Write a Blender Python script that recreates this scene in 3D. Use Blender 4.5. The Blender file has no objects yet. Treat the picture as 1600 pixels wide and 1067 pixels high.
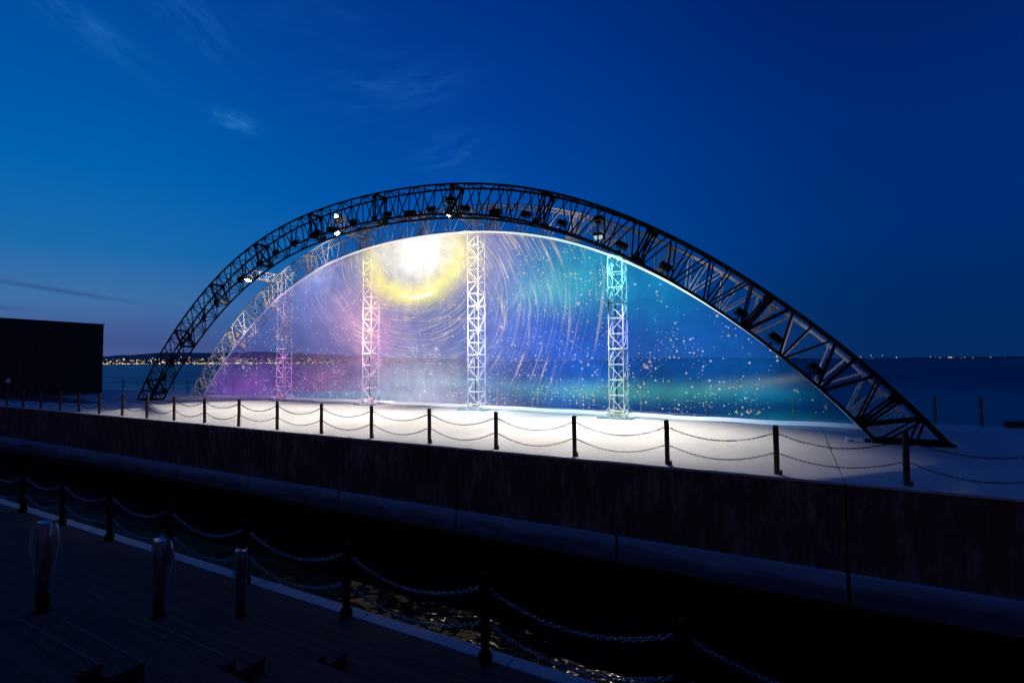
import bpy, math, random
from mathutils import Vector, Matrix
random.seed(7)
R = math.radians
scn = bpy.context.scene
COL = scn.collection

# ------------------------------------------------------------------ camera
TH = R(28.67)                       # the pier runs along world X, the camera looks 28.7 deg left of +Y
cT, sT = math.cos(TH), math.sin(TH)
cam_d = bpy.data.cameras.new('camera'); cam = bpy.data.objects.new('camera', cam_d); COL.objects.link(cam)
cam_d.sensor_width = 36; cam_d.lens = 18.0; cam_d.clip_start = 0.05; cam_d.clip_end = 40000
pitch = R(2.22)
fw = Vector((-sT * math.cos(pitch), cT * math.cos(pitch), math.sin(pitch)))
rt = Vector((cT, sT, 0)); up = rt.cross(fw)
roll = R(0.35)
rt2 = rt * math.cos(roll) - up * math.sin(roll); up2 = up * math.cos(roll) + rt * math.sin(roll)
CM = Matrix((rt2, up2, -fw)).transposed().to_4x4(); CM.translation = Vector((0, 0, 2.6))
cam.matrix_world = CM
scn.camera = cam
scn.view_settings.view_transform = 'Standard'; scn.view_settings.look = 'None'
scn.view_settings.exposure = 0.0; scn.view_settings.gamma = 1.0; scn.view_settings.use_curve_mapping = False
scn.cycles.use_denoising = True
scn.cycles.max_bounces = 6; scn.cycles.diffuse_bounces = 3; scn.cycles.glossy_bounces = 3
scn.cycles.transparent_max_bounces = 24
scn.cycles.sample_clamp_indirect = 4.0

# ------------------------------------------------------------------ small node language
class NT:
    def __init__(s, tree): s.t = tree; s.n = tree.nodes; s.l = tree.links
    def put(s, sock, v):
        if isinstance(v, bpy.types.NodeSocket): s.l.new(v, sock)
        elif isinstance(v, (tuple, list)) and sock.type == 'RGBA' and len(v) == 3: sock.default_value = (*v, 1)
        else: sock.default_value = v
    def m(s, op, a, b=None, c=None, clamp=False):
        n = s.n.new('ShaderNodeMath'); n.operation = op; n.use_clamp = clamp
        s.put(n.inputs[0], a)
        if b is not None: s.put(n.inputs[1], b)
        if c is not None: s.put(n.inputs[2], c)
        return n.outputs[0]
    def add(s, a, b): return s.m('ADD', a, b)
    def sub(s, a, b): return s.m('SUBTRACT', a, b)
    def mul(s, a, b): return s.m('MULTIPLY', a, b)
    def v(s, op, a, b=None, f=None):
        n = s.n.new('ShaderNodeVectorMath'); n.operation = op
        s.put(n.inputs[0], a)
        if b is not None: s.put(n.inputs[1], b)
        if f is not None: s.put(n.inputs['Scale'], f)
        return n.outputs['Value'] if op in ('LENGTH', 'DOT_PRODUCT', 'DISTANCE') else n.outputs['Vector']
    def comb(s, x, y, z=0.0):
        n = s.n.new('ShaderNodeCombineXYZ'); s.put(n.inputs[0], x); s.put(n.inputs[1], y); s.put(n.inputs[2], z); return n.outputs[0]
    def sep(s, v):
        n = s.n.new('ShaderNodeSeparateXYZ'); s.put(n.inputs[0], v); return n.outputs
    def smooth(s, x, a, b, lo=0.0, hi=1.0):
        n = s.n.new('ShaderNodeMapRange'); n.interpolation_type = 'SMOOTHSTEP'
        s.put(n.inputs[0], x); n.inputs[1].default_value = a; n.inputs[2].default_value = b
        n.inputs[3].default_value = lo; n.inputs[4].default_value = hi; return n.outputs[0]
    def noise(s, vec, scale=1.0, detail=2.0, rough=0.5, dist=0.0, dim='3D'):
        n = s.n.new('ShaderNodeTexNoise'); n.noise_dimensions = dim
        s.put(n.inputs['Vector'], vec); n.inputs['Scale'].default_value = scale; n.inputs['Detail'].default_value = detail
        n.inputs['Roughness'].default_value = rough; n.inputs['Distortion'].default_value = dist
        return n.outputs['Fac']
    def voro(s, vec, scale):
        n = s.n.new('ShaderNodeTexVoronoi'); n.voronoi_dimensions = '2D'; s.put(n.inputs['Vector'], vec)
        n.inputs['Scale'].default_value = scale; return n.outputs['Distance'], n.outputs['Color']
    def ramp(s, fac, stops, interp='LINEAR'):
        n = s.n.new('ShaderNodeValToRGB'); n.color_ramp.interpolation = interp
        e = n.color_ramp.elements
        while len(e) < len(stops): e.new(0.5)
        for i, (p, c) in enumerate(stops):
            e[i].position = p; e[i].color = (*c, 1) if len(c) == 3 else c
        s.put(n.inputs[0], fac); return n.outputs[0]
    def mixc(s, f, a, b):
        n = s.n.new('ShaderNodeMix'); n.data_type = 'RGBA'
        s.put(n.inputs[0], f); s.put(n.inputs[6], a); s.put(n.inputs[7], b); return n.outputs[2]
    def gauss(s, x, z, cx, cz, rx, rz, rot=0.0):
        if rot:
            c, q = math.cos(rot), math.sin(rot)
            dx = s.sub(x, cx); dz = s.sub(z, cz)
            a = s.add(s.mul(dx, c / rx), s.mul(dz, q / rx)); b = s.add(s.mul(dx, -q / rz), s.mul(dz, c / rz))
        else:
            a = s.m('MULTIPLY_ADD', x, 1 / rx, -cx / rx); b = s.m('MULTIPLY_ADD', z, 1 / rz, -cz / rz)
        return s.m('EXPONENT', s.mul(s.m('MULTIPLY_ADD', a, a, s.mul(b, b)), -1.0))

def srgb(r, g, b):
    f = lambda c: (c / 255 / 12.92) if c / 255 <= 0.04045 else ((c / 255 + 0.055) / 1.055) ** 2.4
    return (f(r), f(g), f(b))

# ------------------------------------------------------------------ world: clear dusk sky, glow on the left
w = bpy.data.worlds.new('World'); scn.world = w; w.use_nodes = True
T = NT(w.node_tree); bgn = T.n['Background']
tc = T.n.new('ShaderNodeTexCoord'); d = T.v('NORMALIZE', tc.outputs['Generated'])
fx = T.v('DOT_PRODUCT', d, (-sT, cT, 0)); rx = T.v('DOT_PRODUCT', d, (cT, sT, 0)); dz = T.sep(d)[2]
az = T.mul(T.m('ARCTAN2', rx, fx), 57.29578)                 # degrees right of the view axis
el = T.mul(T.m('ARCSINE', dz), 57.29578)
elf = T.m('MULTIPLY_ADD', el, 1 / 90, 0.1, clamp=True)       # 0.1 = horizon
def eramp(lst): return T.ramp(elf, [(min(1, max(0, e / 90 + 0.1)), srgb(*c)) for e, c in lst], 'EASE' if False else 'LINEAR')
cl = eramp([(-9, (30, 45, 90)), (0, (70, 82, 132)), (2.2, (66, 86, 140)), (5.5, (58, 102, 154)), (10, (24, 98, 158)), (17, (0, 89, 163)), (24, (0, 76, 153)), (35, (0, 58, 138)), (80, (0, 36, 98))])
cm = eramp([(-9, (20, 40, 90)), (0, (40, 66, 128)), (3, (26, 70, 138)), (7, (8, 74, 148)), (12, (0, 74, 154)), (20, (0, 66, 150)), (28, (0, 56, 140)), (36, (0, 46, 124)), (80, (0, 34, 94))])
cr = eramp([(-9, (0, 24, 62)), (0, (2, 38, 86)), (5, (0, 38, 92)), (12, (0, 41, 105)), (22, (0, 37, 104)), (32, (0, 28, 92)), (80, (0, 26, 76))])
azf = T.m('MULTIPLY_ADD', az, 1 / 360, 0.5)
mL = T.ramp(azf, [(0.0, (0, 0, 0)), (0.18, (0, 0, 0)), (0.36, (1, 1, 1)), (0.385, (1, 1, 1)), (0.495, (0, 0, 0)), (1, (0, 0, 0))], 'EASE')
mR = T.ramp(azf, [(0.0, (1, 1, 1)), (0.2, (.6, .6, .6)), (0.3, (0, 0, 0)), (0.47, (0, 0, 0)), (0.61, (1, 1, 1)), (1, (1, 1, 1))], 'EASE')
sky = T.mixc(mR, T.mixc(mL, cm, cl), cr)
cb = eramp([(-9, (14, 14, 30)), (0, (66, 50, 62)), (10, (50, 42, 64)), (25, (20, 30, 70)), (80, (0, 26, 76))])  # unseen warm sky behind the camera, added to brown the pier wall
mB = T.ramp(T.m('ABSOLUTE', T.m('MULTIPLY', az, 1 / 180)), [(0, (0, 0, 0)), (.42, (0, 0, 0)), (.75, (1, 1, 1)), (1, (1, 1, 1))], 'EASE')
sky = T.mixc(mB, sky, cb)
# thin high cloud: noise stretched along the streak, shaped by a few soft patches
cv = T.comb(az, el)
def wisp(a, e, ra, re, rot, amt, sc=(0.25, 1.1), seed=0.0):
    q = NT.gauss(T, az, el, a, e, ra, re, R(rot))
    c, s_ = math.cos(R(rot)), math.sin(R(rot))
    lx = T.add(T.mul(az, c), T.mul(el, s_)); ly = T.add(T.mul(az, -s_), T.mul(el, c))
    nz = T.noise(T.comb(T.mul(lx, sc[0]), T.mul(ly, sc[1]), seed), 1.0, 5, 0.6, 0.6)
    return T.mul(T.mul(q, T.smooth(nz, 0.30, 0.85)), amt)
cs = [wisp(-40.5, 27.3, 5.5, 1.3, -24, .30, seed=1), wisp(-39.6, 27.2, 1.1, .5, -20, .28, seed=7.3), wisp(-33.5, 31, 5.5, 2.2, -34, .20, seed=3), wisp(-28.8, 22.8, 1.9, .75, -8, .75, (.5, 1.4), 4),
      wisp(-14, 28, 7.5, 2.6, 10, .20, (.16, .8), 5), wisp(-8, 28.3, 4.5, 1.1, 22, .16, seed=6), wisp(-7, 22.0, 4.5, 2.6, 16, .20, (.25, .9), 8), wisp(-4.5, 18.5, 3.5, 1.6, 25, .18, (.3, 1.0), 9), wisp(-22, 33, 6, 1.6, 6, .12, (.2, .9), 2)]
acc = cs[0]
for c_ in cs[1:]: acc = T.add(acc, c_)
acc = T.m('MINIMUM', acc, 1.0)
sky = T.mixc(T.mul(acc, .6), sky, srgb(62, 150, 212))
dk = T.add(T.mul(T.gauss(az, el, -42, 6.2, 5.5, .20, R(-7)), .55), T.mul(T.gauss(az, el, -46.5, 4.6, 2.5, .2, R(-4)), .5))
dk = T.add(dk, T.mul(T.mul(T.noise(T.comb(T.mul(az, .05), T.mul(el, .8), 3.3), 1, 4), T.gauss(az, el, -38, 2.2, 18, 1.6)), .55))
sky = T.mixc(T.m('MINIMUM', dk, 0.9), sky, srgb(38, 62, 112))
T.l.new(sky, bgn.inputs[0]); bgn.inputs[1].default_value = 1.2

# ------------------------------------------------------------------ materials
def new_mat(name):
    m = bpy.data.materials.new(name); m.use_nodes = True
    t = NT(m.node_tree); b = t.n['Principled BSDF']; return m, t, b
def mat(name, col, rough=0.6, metal=0.0, var=0.25, scale=3.0, bump=0.0, bscale=30.0, spec=0.5, stretch=(1, 1, 1)):
    m, t, b = new_mat(name)
    tcn = t.n.new('ShaderNodeTexCoord'); mp = t.n.new('ShaderNodeMapping'); mp.inputs['Scale'].default_value = stretch
    geo = t.n.new('ShaderNodeNewGeometry')
    t.l.new(geo.outputs['Position'], mp.inputs[0])
    nz = t.noise(mp.outputs[0], scale, 6, 0.62)
    lo = tuple(c * (1 - var) for c in col); hi = tuple(min(1, c * (1 + var)) for c in col)
    t.l.new(t.ramp(nz, [(0.3, lo), (0.7, hi)]), b.inputs['Base Color'])
    b.inputs['Metallic'].default_value = metal; b.inputs['Specular IOR Level'].default_value = spec
    t.l.new(t.smooth(nz, 0.2, 0.8, rough * 0.85, min(1, rough * 1.15)), b.inputs['Roughness'])
    if bump:
        bn = t.n.new('ShaderNodeBump'); bn.inputs['Strength'].default_value = bump; bn.inputs['Distance'].default_value = 0.02
        t.l.new(t.noise(mp.outputs[0], bscale, 5), bn.inputs['Height']); t.l.new(bn.outputs[0], b.inputs['Normal'])
    return m
def emit(name, col, st):
    m, t, b = new_mat(name); b.inputs['Base Color'].default_value = (*col, 1)
    b.inputs['Emission Color'].default_value = (*col, 1); b.inputs['Emission Strength'].default_value = st
    return m

M_BLACK = mat('black_steel', (.004, .004, .005), .65, 0, .3, 3, spec=.08)
M_GALV = mat('pale_steel', (.78, .74, .68), .6, 0, .12, 2)
M_WHITE = mat('white_paint', (.78, .78, .78), .45, 0, .06, 2)
M_RUST = mat('weathered_brown_steel', (.11, .045, .030), .7, .2, .5, 9, .3)
M_CHAIN = mat('chain_steel', (.22, .24, .27), .38, .8, .3, 20)
M_CHAIN_D = mat('dark_chain_steel', (.05, .045, .045), .5, .5, .3, 20)
M_TIMBER = mat('dark_timber', (.055, .044, .042), .8, 0, .5, 2.2, .4, 40, .15, (.25, 5, 5))
M_COPING = mat('pale_coping_stone', (.24, .36, .44), .8, 0, .25, 5, .3)
M_NOSE = mat('worn_edge_timber', (.06, .06, .06), .8)
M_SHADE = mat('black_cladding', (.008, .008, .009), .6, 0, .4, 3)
M_CABLE = mat('black_cable', (.01, .01, .012), .5)
M_STEEL = mat('brushed_steel', (.20, .20, .21), .25, 1.0, .1, 8)
M_LAMP = emit('lamp_glass', (1, .96, .86), 40)
M_LAMP_HID = emit('shaded_lamp_glass', (.7, .96, .9), .5)
M_LENS = emit('projector_glass', (1, .9, .93), 14)

# concrete of the pier deck: trowelled, stained, darker damp streaks
def deck_mat():
    m, t, b = new_mat('pale_concrete'); geo = t.n.new('ShaderNodeNewGeometry'); P = geo.outputs['Position']
    n1 = t.noise(P, .35, 5, .6); n2 = t.noise(P, 4.5, 6, .65); n3 = t.noise(t.v('MULTIPLY', P, (.5, 6, 1)), 1.0, 4, .6)
    f = t.add(t.add(t.mul(n1, .5), t.mul(n2, .3)), t.mul(n3, .2))
    t.l.new(t.ramp(f, [(.30, (.46, .455, .45)), (.5, (.62, .605, .58)), (.68, (.71, .70, .68))]), b.inputs['Base Color'])
    b.inputs['Roughness'].default_value = .8; b.inputs['Specular IOR Level'].default_value = .3
    bn = t.n.new('ShaderNodeBump'); bn.inputs['Strength'].default_value = .25; bn.inputs['Distance'].default_value = .01
    t.l.new(t.noise(P, 25, 5), bn.inputs['Height']); t.l.new(bn.outputs[0], b.inputs['Normal'])
    return m
M_DECK = deck_mat()
def wall_mat():
    m, t, b = new_mat('dark_board_marked_wall'); geo = t.n.new('ShaderNodeNewGeometry'); P = geo.outputs['Position']
    n1 = t.noise(t.v('MULTIPLY', P, (1.2, 1.2, .5)), 1.6, 8, .7); n2 = t.noise(t.v('MULTIPLY', P, (9, 9, 1.2)), 1.0, 5, .7)
    f = t.add(t.mul(n1, .6), t.mul(n2, .4))
    t.l.new(t.ramp(f, [(.36, (.08, .04, .03)), (.50, (.18, .095, .07)), (.64, (.48, .28, .20))]), b.inputs['Base Color'])
    b.inputs['Roughness'].default_value = .85; b.inputs['Specular IOR Level'].default_value = .2
    bn = t.n.new('ShaderNodeBump'); bn.inputs['Strength'].default_value = .6; bn.inputs['Distance'].default_value = .03
    t.l.new(t.noise(P, 14, 6, .7), bn.inputs['Height']); t.l.new(bn.outputs[0], b.inputs['Normal'])
    return m
M_WALL = wall_mat()
def plinth_mat():
    m, t, b = new_mat('stained_plinth_concrete'); geo = t.n.new('ShaderNodeNewGeometry'); P = geo.outputs['Position']
    n1 = t.noise(t.v('MULTIPLY', P, (.35, 1, 2.2)), 1.3, 6, .6, .5)
    zz = t.sep(P)[2]
    tide = t.smooth(t.add(zz, t.mul(t.sub(n1, .5), .9)), -2.35, -1.95)
    t.l.new(t.mixc(tide, (.14, .15, .16), (.40, .56, .62)), b.inputs['Base Color'])
    b.inputs['Roughness'].default_value = .7
    return m
M_PLINTH = plinth_mat()

# ------------------------------------------------------------------ object helpers
W = {}
def reg(o, M=None, parent=None):
    M = M or Matrix.Identity(4)
    if parent is not None:
        o.parent = parent; o.matrix_basis = W[parent.name].inverted() @ M
    else: o.matrix_basis = M
    W[o.name] = M
    return o
def tag(o, label=None, cat=None, group=None, kind=None):
    if label: o['label'] = label
    if cat: o['category'] = cat
    if group: o['group'] = group
    if kind: o['kind'] = kind
    return o
def empty(name, loc, label, cat, group=None, kind=None):
    o = bpy.data.objects.new(name, None); COL.objects.link(o); o.empty_display_size = .3
    reg(o, Matrix.Translation(Vector(loc))); return tag(o, label, cat, group, kind)
def link(name, me, parent=None, M=None):
    o = bpy.data.objects.new(name, me); COL.objects.link(o); return reg(o, M, parent)
class MB:
    def __init__(s): s.v = []; s.f = []; s.mi = []
    def addf(s, vs, fs, mi=0):
        b = len(s.v); s.v += [tuple(p) for p in vs]; s.f += [tuple(i + b for i in f) for f in fs]; s.mi += [mi] * len(fs)
    def box(s, x0, x1, y0, y1, z0, z1, M=None, mi=0):
        vs = [Vector((x, y, z)) for z in (z0, z1) for y in (y0, y1) for x in (x0, x1)]
        if M: vs = [M @ p for p in vs]
        s.addf(vs, [(0, 2, 3, 1), (4, 5, 7, 6), (0, 1, 5, 4), (2, 6, 7, 3), (0, 4, 6, 2), (1, 3, 7, 5)], mi)
    def tube(s, pts, r, n=6, cap=True, closed=False, rs=None, mi=0):
        pts = [Vector(p) for p in pts]; k = len(pts); rings = []
        t0 = (pts[1] - pts[0]).normalized(); a = Vector((0, 0, 1)) if abs(t0.z) < .9 else Vector((1, 0, 0))
        nx = t0.cross(a).normalized()
        for i, p in enumerate(pts):
            if closed: tg = (pts[(i + 1) % k] - pts[i - 1]).normalized()
            else: tg = (pts[min(i + 1, k - 1)] - pts[max(i - 1, 0)]).normalized()
            nx = (nx - tg * nx.dot(tg)).normalized(); ny = tg.cross(nx)
            rr = rs[i] if rs else r
            rings.append([p + (nx * math.cos(2 * math.pi * j / n) + ny * math.sin(2 * math.pi * j / n)) * rr for j in range(n)])
        vs = [q for g in rings for q in g]; fs = []
        for i in range(k if closed else k - 1):
            i2 = (i + 1) % k
            for j in range(n): fs.append((i * n + j, i * n + (j + 1) % n, i2 * n + (j + 1) % n, i2 * n + j))
        if cap and not closed: fs += [tuple(reversed(range(n))), tuple((k - 1) * n + j for j in range(n))]
        s.addf(vs, fs, mi)
    def lathe(s, prof, n=16, c=(0, 0, 0), mi=0):
        vs = []; fs = []
        for r, z in prof:
            for j in range(n): vs.append((c[0] + r * math.cos(2 * math.pi * j / n), c[1] + r * math.sin(2 * math.pi * j / n), c[2] + z))
        for i in range(len(prof) - 1):
            for j in range(n): fs.append((i * n + j, i * n + (j + 1) % n, (i + 1) * n + (j + 1) % n, (i + 1) * n + j))
        fs += [tuple(reversed(range(n))), tuple((len(prof) - 1) * n + j for j in range(n))]
        s.addf(vs, fs, mi)
    def mesh(s, name, mats, smooth=False, bevel=0):
        me = bpy.data.meshes.new(name); me.from_pydata(s.v, [], s.f); me.update()
        for m in (mats if isinstance(mats, list) else [mats]): me.materials.append(m)
        if any(s.mi): me.polygons.foreach_set('material_index', s.mi)
        if smooth: me.polygons.foreach_set('use_smooth', [True] * len(me.polygons))
        return me
    def build(s, name, mats, parent=None, smooth=False, bevel=0, M=None):
        me = s.mesh(name, mats, smooth)
        if M is not None: me.transform(M.inverted())
        o = link(name, me, parent, M)
        if bevel:
            b = o.modifiers.new('bevel', 'BEVEL'); b.width = bevel; b.segments = 2; b.limit_method = 'ANGLE'
        return o
def origin_build(mb, name, mats, loc, parent=None, **k):
    """mesh in world coordinates, object origin put at loc"""
    return mb.build(name, mats, parent, M=Matrix.Translation(Vector(loc)), **k)
UNIT = {}
def unit_tube(m, n=6):
    key = (m.name, n)
    if key not in UNIT:
        b = MB(); b.tube([(0, 0, 0), (0, 0, 1)], 1.0, n); UNIT[key] = b.mesh('tube', m, smooth=False)
    return UNIT[key]
def bar(name, p, q, r, m, parent, n=6):
    p = Vector(p); q = Vector(q); dv = q - p
    rot = dv.to_track_quat('Z', 'Y').to_matrix().to_4x4()
    M = Matrix.Translation(p) @ rot @ Matrix.Diagonal((r, r, dv.length, 1))
    return link(name, unit_tube(m, n), parent, M)
def _ray(x, y): return fw * 800 + rt2 * (x - 800) - up2 * (y - 533.5)
def wpos(x, y, v):
    """u, z of the point on the upright plane Y=v under a pixel of the photograph (used while placing things)"""
    d_ = _ray(x, y); k = v / d_.y; return d_.x * k, d_.z * k + 2.6
def gpos(x, y, z):
    """u, v of the point at height z under a pixel of the photograph"""
    d_ = _ray(x, y); k = (z - 2.6) / d_.z; return d_.x * k, d_.y * k

# ------------------------------------------------------------------ structure: sea
WZ = -3.3
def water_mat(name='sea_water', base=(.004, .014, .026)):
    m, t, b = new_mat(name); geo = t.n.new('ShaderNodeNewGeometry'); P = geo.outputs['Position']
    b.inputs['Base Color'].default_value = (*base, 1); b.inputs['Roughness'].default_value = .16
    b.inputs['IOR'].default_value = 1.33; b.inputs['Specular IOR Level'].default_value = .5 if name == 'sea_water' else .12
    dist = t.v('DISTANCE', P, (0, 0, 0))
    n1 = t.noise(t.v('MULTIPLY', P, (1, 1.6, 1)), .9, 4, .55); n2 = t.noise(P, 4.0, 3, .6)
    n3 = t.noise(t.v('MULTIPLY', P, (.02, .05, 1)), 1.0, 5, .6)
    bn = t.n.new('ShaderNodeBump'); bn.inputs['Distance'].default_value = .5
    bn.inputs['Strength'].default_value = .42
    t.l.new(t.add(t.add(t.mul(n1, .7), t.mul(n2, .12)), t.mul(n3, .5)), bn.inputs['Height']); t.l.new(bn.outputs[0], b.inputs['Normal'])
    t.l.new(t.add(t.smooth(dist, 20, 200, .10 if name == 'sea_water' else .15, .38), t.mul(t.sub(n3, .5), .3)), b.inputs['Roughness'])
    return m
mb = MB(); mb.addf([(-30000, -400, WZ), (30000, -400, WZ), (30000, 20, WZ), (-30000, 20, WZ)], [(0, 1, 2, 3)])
tag(mb.build('harbour_water', water_mat('harbour_water', (.001, .003, .006))), kind='structure', label='black still water between the quay and the pier')  # darker copy of the sea: channel depth and shade put into its base
mb = MB(); mb.addf([(-30000, 20, WZ), (30000, 20, WZ), (30000, 30000, WZ), (-30000, 30000, WZ)], [(0, 1, 2, 3)])
tag(mb.build('sea', water_mat('sea_water', (.012, .05, .10))), kind='structure', label='calm dark blue sea reaching to the far shore')
mb = MB(); mb.addf([(-30000, -500, -9), (30000, -500, -9), (30000, 30000, -9), (-30000, 30000, -9)], [(0, 1, 2, 3)])
tag(mb.build('sea_bed', mat('silt', (.03, .03, .025), .9)), kind='structure')

# ------------------------------------------------------------------ structure: far shore and hills
M_HILL = mat('hazed_hill_woods', (.16, .15, .17), .95, 0, .3, .004)  # distance haze put into the woods as a greyed base colour
def cw(X, Z, z): return (cT * X - sT * Z, sT * X + cT * Z, z)   # camera-plan metres to world
def land(name, prof, label):
    """prof: (x in camera plan per metre depth, shore depth, ridge height)"""
    b = MB(); rows = []
    for (r, D, h) in prof:
        rows.append([cw(r * D, D, WZ - 2), cw(r * D, D, WZ + 1.2), cw(r * D * 1.05, D * 1.05, WZ + 2 + h * .28), cw(r * D * 1.14, D * 1.14, WZ + h * .68), cw(r * D * 1.26, D * 1.26, WZ + h * 1.26), cw(r * D * 1.5, D * 1.5, WZ - 2)])
    n = 6; vs = [p for g in rows for p in g]; fs = []
    for i in range(len(rows) - 1):
        for j in range(n - 1): fs.append((i * n + j, (i + 1) * n + j, (i + 1) * n + j + 1, i * n + j + 1))
    b.addf(vs, fs); return tag(b.build(name, M_HILL, smooth=True), label=label, kind='structure')
def hill_h(px):  # outline of the hills read off the photograph, metres above the sea at 3 km
    tab = [(-900, 40), (-200, 50), (60, 45), (160, 48), (200, 56), (245, 68), (290, 70), (330, 62), (400, 70), (445, 64), (500, 56), (560, 46), (640, 34), (700, 24), (760, 14)]
    for (a, ha), (b, hb) in zip(tab, tab[1:]):
        if a <= px <= b: return ha + (hb - ha) * (px - a) / (b - a)
    return 12
prof = []
for i in range(150):
    px = -900 + i * (1660 / 149)
    prof.append(((px - 800) / 800, 3000 + max(0, px - 500) * 7, hill_h(px) * (.96 + .08 * random.random()) * (1 + max(0, px - 500) * .0009)))
land('hills', prof, 'dark wooded hills with the lit town across the water')
prof = [((px - 800) / 800, 7000 + 900 * math.sin(px * .004), (22 + 9 * math.sin(px * .013) + 5 * random.random()) * (1 if px < 1650 else 1.3)) for px in range(640, 2600, 22)]
land('far_shore', prof, 'low dark shoreline on the horizon to the right')

# town: lit buildings one by one, street and window lights as a mass
EL = [emit('light_' + n, c, s_) for n, c, s_ in (('amber', (1, .62, .2), 4), ('warm', (1, .82, .45), 4.6), ('white', (.95, .95, 1), 3.6), ('red', (1, .2, .12), 4), ('lime', (.8, 1, .35), 4))]
M_TOWN = mat('town_wall', (.14, .14, .16), .8)
def surf(px, k):   # k: 0 shore .. 1 high on the slope
    r = (px - 800) / 800; D0 = 3000 + max(0, px - 500) * 7; h = hill_h(px) * (1 + max(0, px - 500) * .0009)
    kk = k * .14; D = D0 * (1 + kk)
    z = WZ + 1.2 + (h * .28 + .8) * min(1, kk / .05) if kk < .05 else WZ + 2 + h * .28 + (h * .40 - 2) * (kk - .05) / .09
    return r * D, D, z
bme = {}
for i in range(64):
    px = random.choice([random.uniform(150, 560), random.uniform(160, 470)]); k = random.random() ** 1.8 * .8
    X, Z, z = surf(px, k); wd = random.uniform(9, 26); hh = random.uniform(6, 11) if random.random() < .75 else random.uniform(14, 20)
    wx, wy, _ = cw(X, Z, 0)
    o = empty('town_building', (wx, wy, z - 2), 'small town building with lit windows on the far shore below the hills', 'building', 'lit buildings of the town across the water')
    o.rotation_euler = (0, 0, TH + random.uniform(-.3, .3)); M0 = Matrix.Translation((wx, wy, z - 2)) @ Matrix.Rotation(o.rotation_euler.z, 4, 'Z'); W[o.name] = M0; o.matrix_basis = M0
    b = MB(); b.box(-wd / 2, wd / 2, -5, 5, -4, hh); b.addf([(-wd / 2 - .5, -5.5, hh), (wd / 2 + .5, -5.5, hh), (wd / 2 + .5, 5.5, hh), (-wd / 2 - .5, 5.5, hh), (-wd / 2 + 2, 0, hh + 3), (wd / 2 - 2, 0, hh + 3)], [(0, 1, 5, 4), (1, 2, 5), (2, 3, 4, 5), (3, 0, 4)])
    link('wall', b.mesh('wall', M_TOWN), o, M0)
    b = MB(); nz = max(1, int(hh / 3.4)); nx = int(wd / 3.5)
    for a in range(nz):
        for c in range(nx):
            if random.random() < .22:
                x = -wd / 2 + 1.7 + c * 3.5; zz = 2.2 + a * 3.3; b.box(x - .7, x + 1.1, -5.12, -4.95, zz, zz + 1.6)
    if b.v: tag(link('lit_windows', b.mesh('lit_windows', random.choice(EL[:3])), o, M0), kind='stuff')
b = MB()
def spark(X, Z, z, r, mi):
    c = Vector(cw(X, Z, z)); e = [Vector(q) * r for q in ((1, 0, 0), (0, 1, 0), (-1, 0, 0), (0, -1, 0), (0, 0, 1), (0, 0, -1))]
    b.addf([c + q for q in e], [(0, 1, 4), (1, 2, 4), (2, 3, 4), (3, 0, 4), (1, 0, 5), (2, 1, 5), (3, 2, 5), (0, 3, 5)], mi)
for i in range(850):
    px = random.uniform(150, 620) if random.random() < .8 else random.uniform(150, 450)
    dens = .55 + .45 * math.sin(px * .07) * math.sin(px * .023 + 1)
    k = random.random() ** 2.0 * .95
    if random.random() > dens and k > .12: continue
    X, Z, z = surf(px, k); fade = 1 if px < 520 else .6
    spark(X, Z, z + random.uniform(1, 4), random.choice([.6, .7, .8, 1.0, 1.5]) * fade, random.choices(range(5), [4, 4, 3, .25, .5])[0])
for i in range(95):   # bright waterfront strip
    px = random.choice([random.gauss(225, 25), random.gauss(330, 14), random.gauss(352, 16), random.gauss(412, 20), random.uniform(160, 560)])
    X, Z, z = surf(px, 0.01); spark(X, Z - 20, WZ + random.uniform(2.5, 5), random.uniform(.7, 1.9), random.choices(range(5), [4, 5, 3, .1, .1])[0])
tag(b.build('town_lights', EL), 'scattered amber and white street and window lights of the far town', 'town lights', kind='stuff')
b = MB()
for i in range(190):
    px = random.choice([random.uniform(620, 1110), random.gauss(820, 60), random.gauss(1040, 50)])
    spark((px - 800) / 800 * 6900, 6900, random.uniform(8, 13), random.uniform(1.0, 2.6), random.choices(range(5), [4, 2, 3, .5, 0])[0])
for px, y, sz, mi in ((1344, 557, 5, 0), (1361, 555, 4, 2), (1362, 559, 3, 2), (1378, 555, 4, 2), (1400, 558, 5, 2), (1453, 557, 5, 0), (1461, 558.5, 3, 2), (1468, 558.5, 4, 2), (1482, 558, 7, 0), (1485.5, 558, 7, 1), (1489, 559, 3, 0), (1507, 558, 5, 0), (1501, 559, 3, 2), (1519, 559, 3.5, 2), (1547, 557.5, 3.5, 1), (1570, 557.5, 3, 2), (1120, 561, 3, 2), (1130, 561, 3, 2), (1136, 561, 3, 2)):
    yh = 564.5 - (px - 800) * .0061
    spark((px - 800) / 800 * 6900, 6900, (yh - y - .3) / 800 * 6900 + 2.6, sz * .72, mi)
tag(b.build('shoreline_lights', EL), 'thin row of tiny lights along the right horizon', 'shore lights', kind='stuff')

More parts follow.
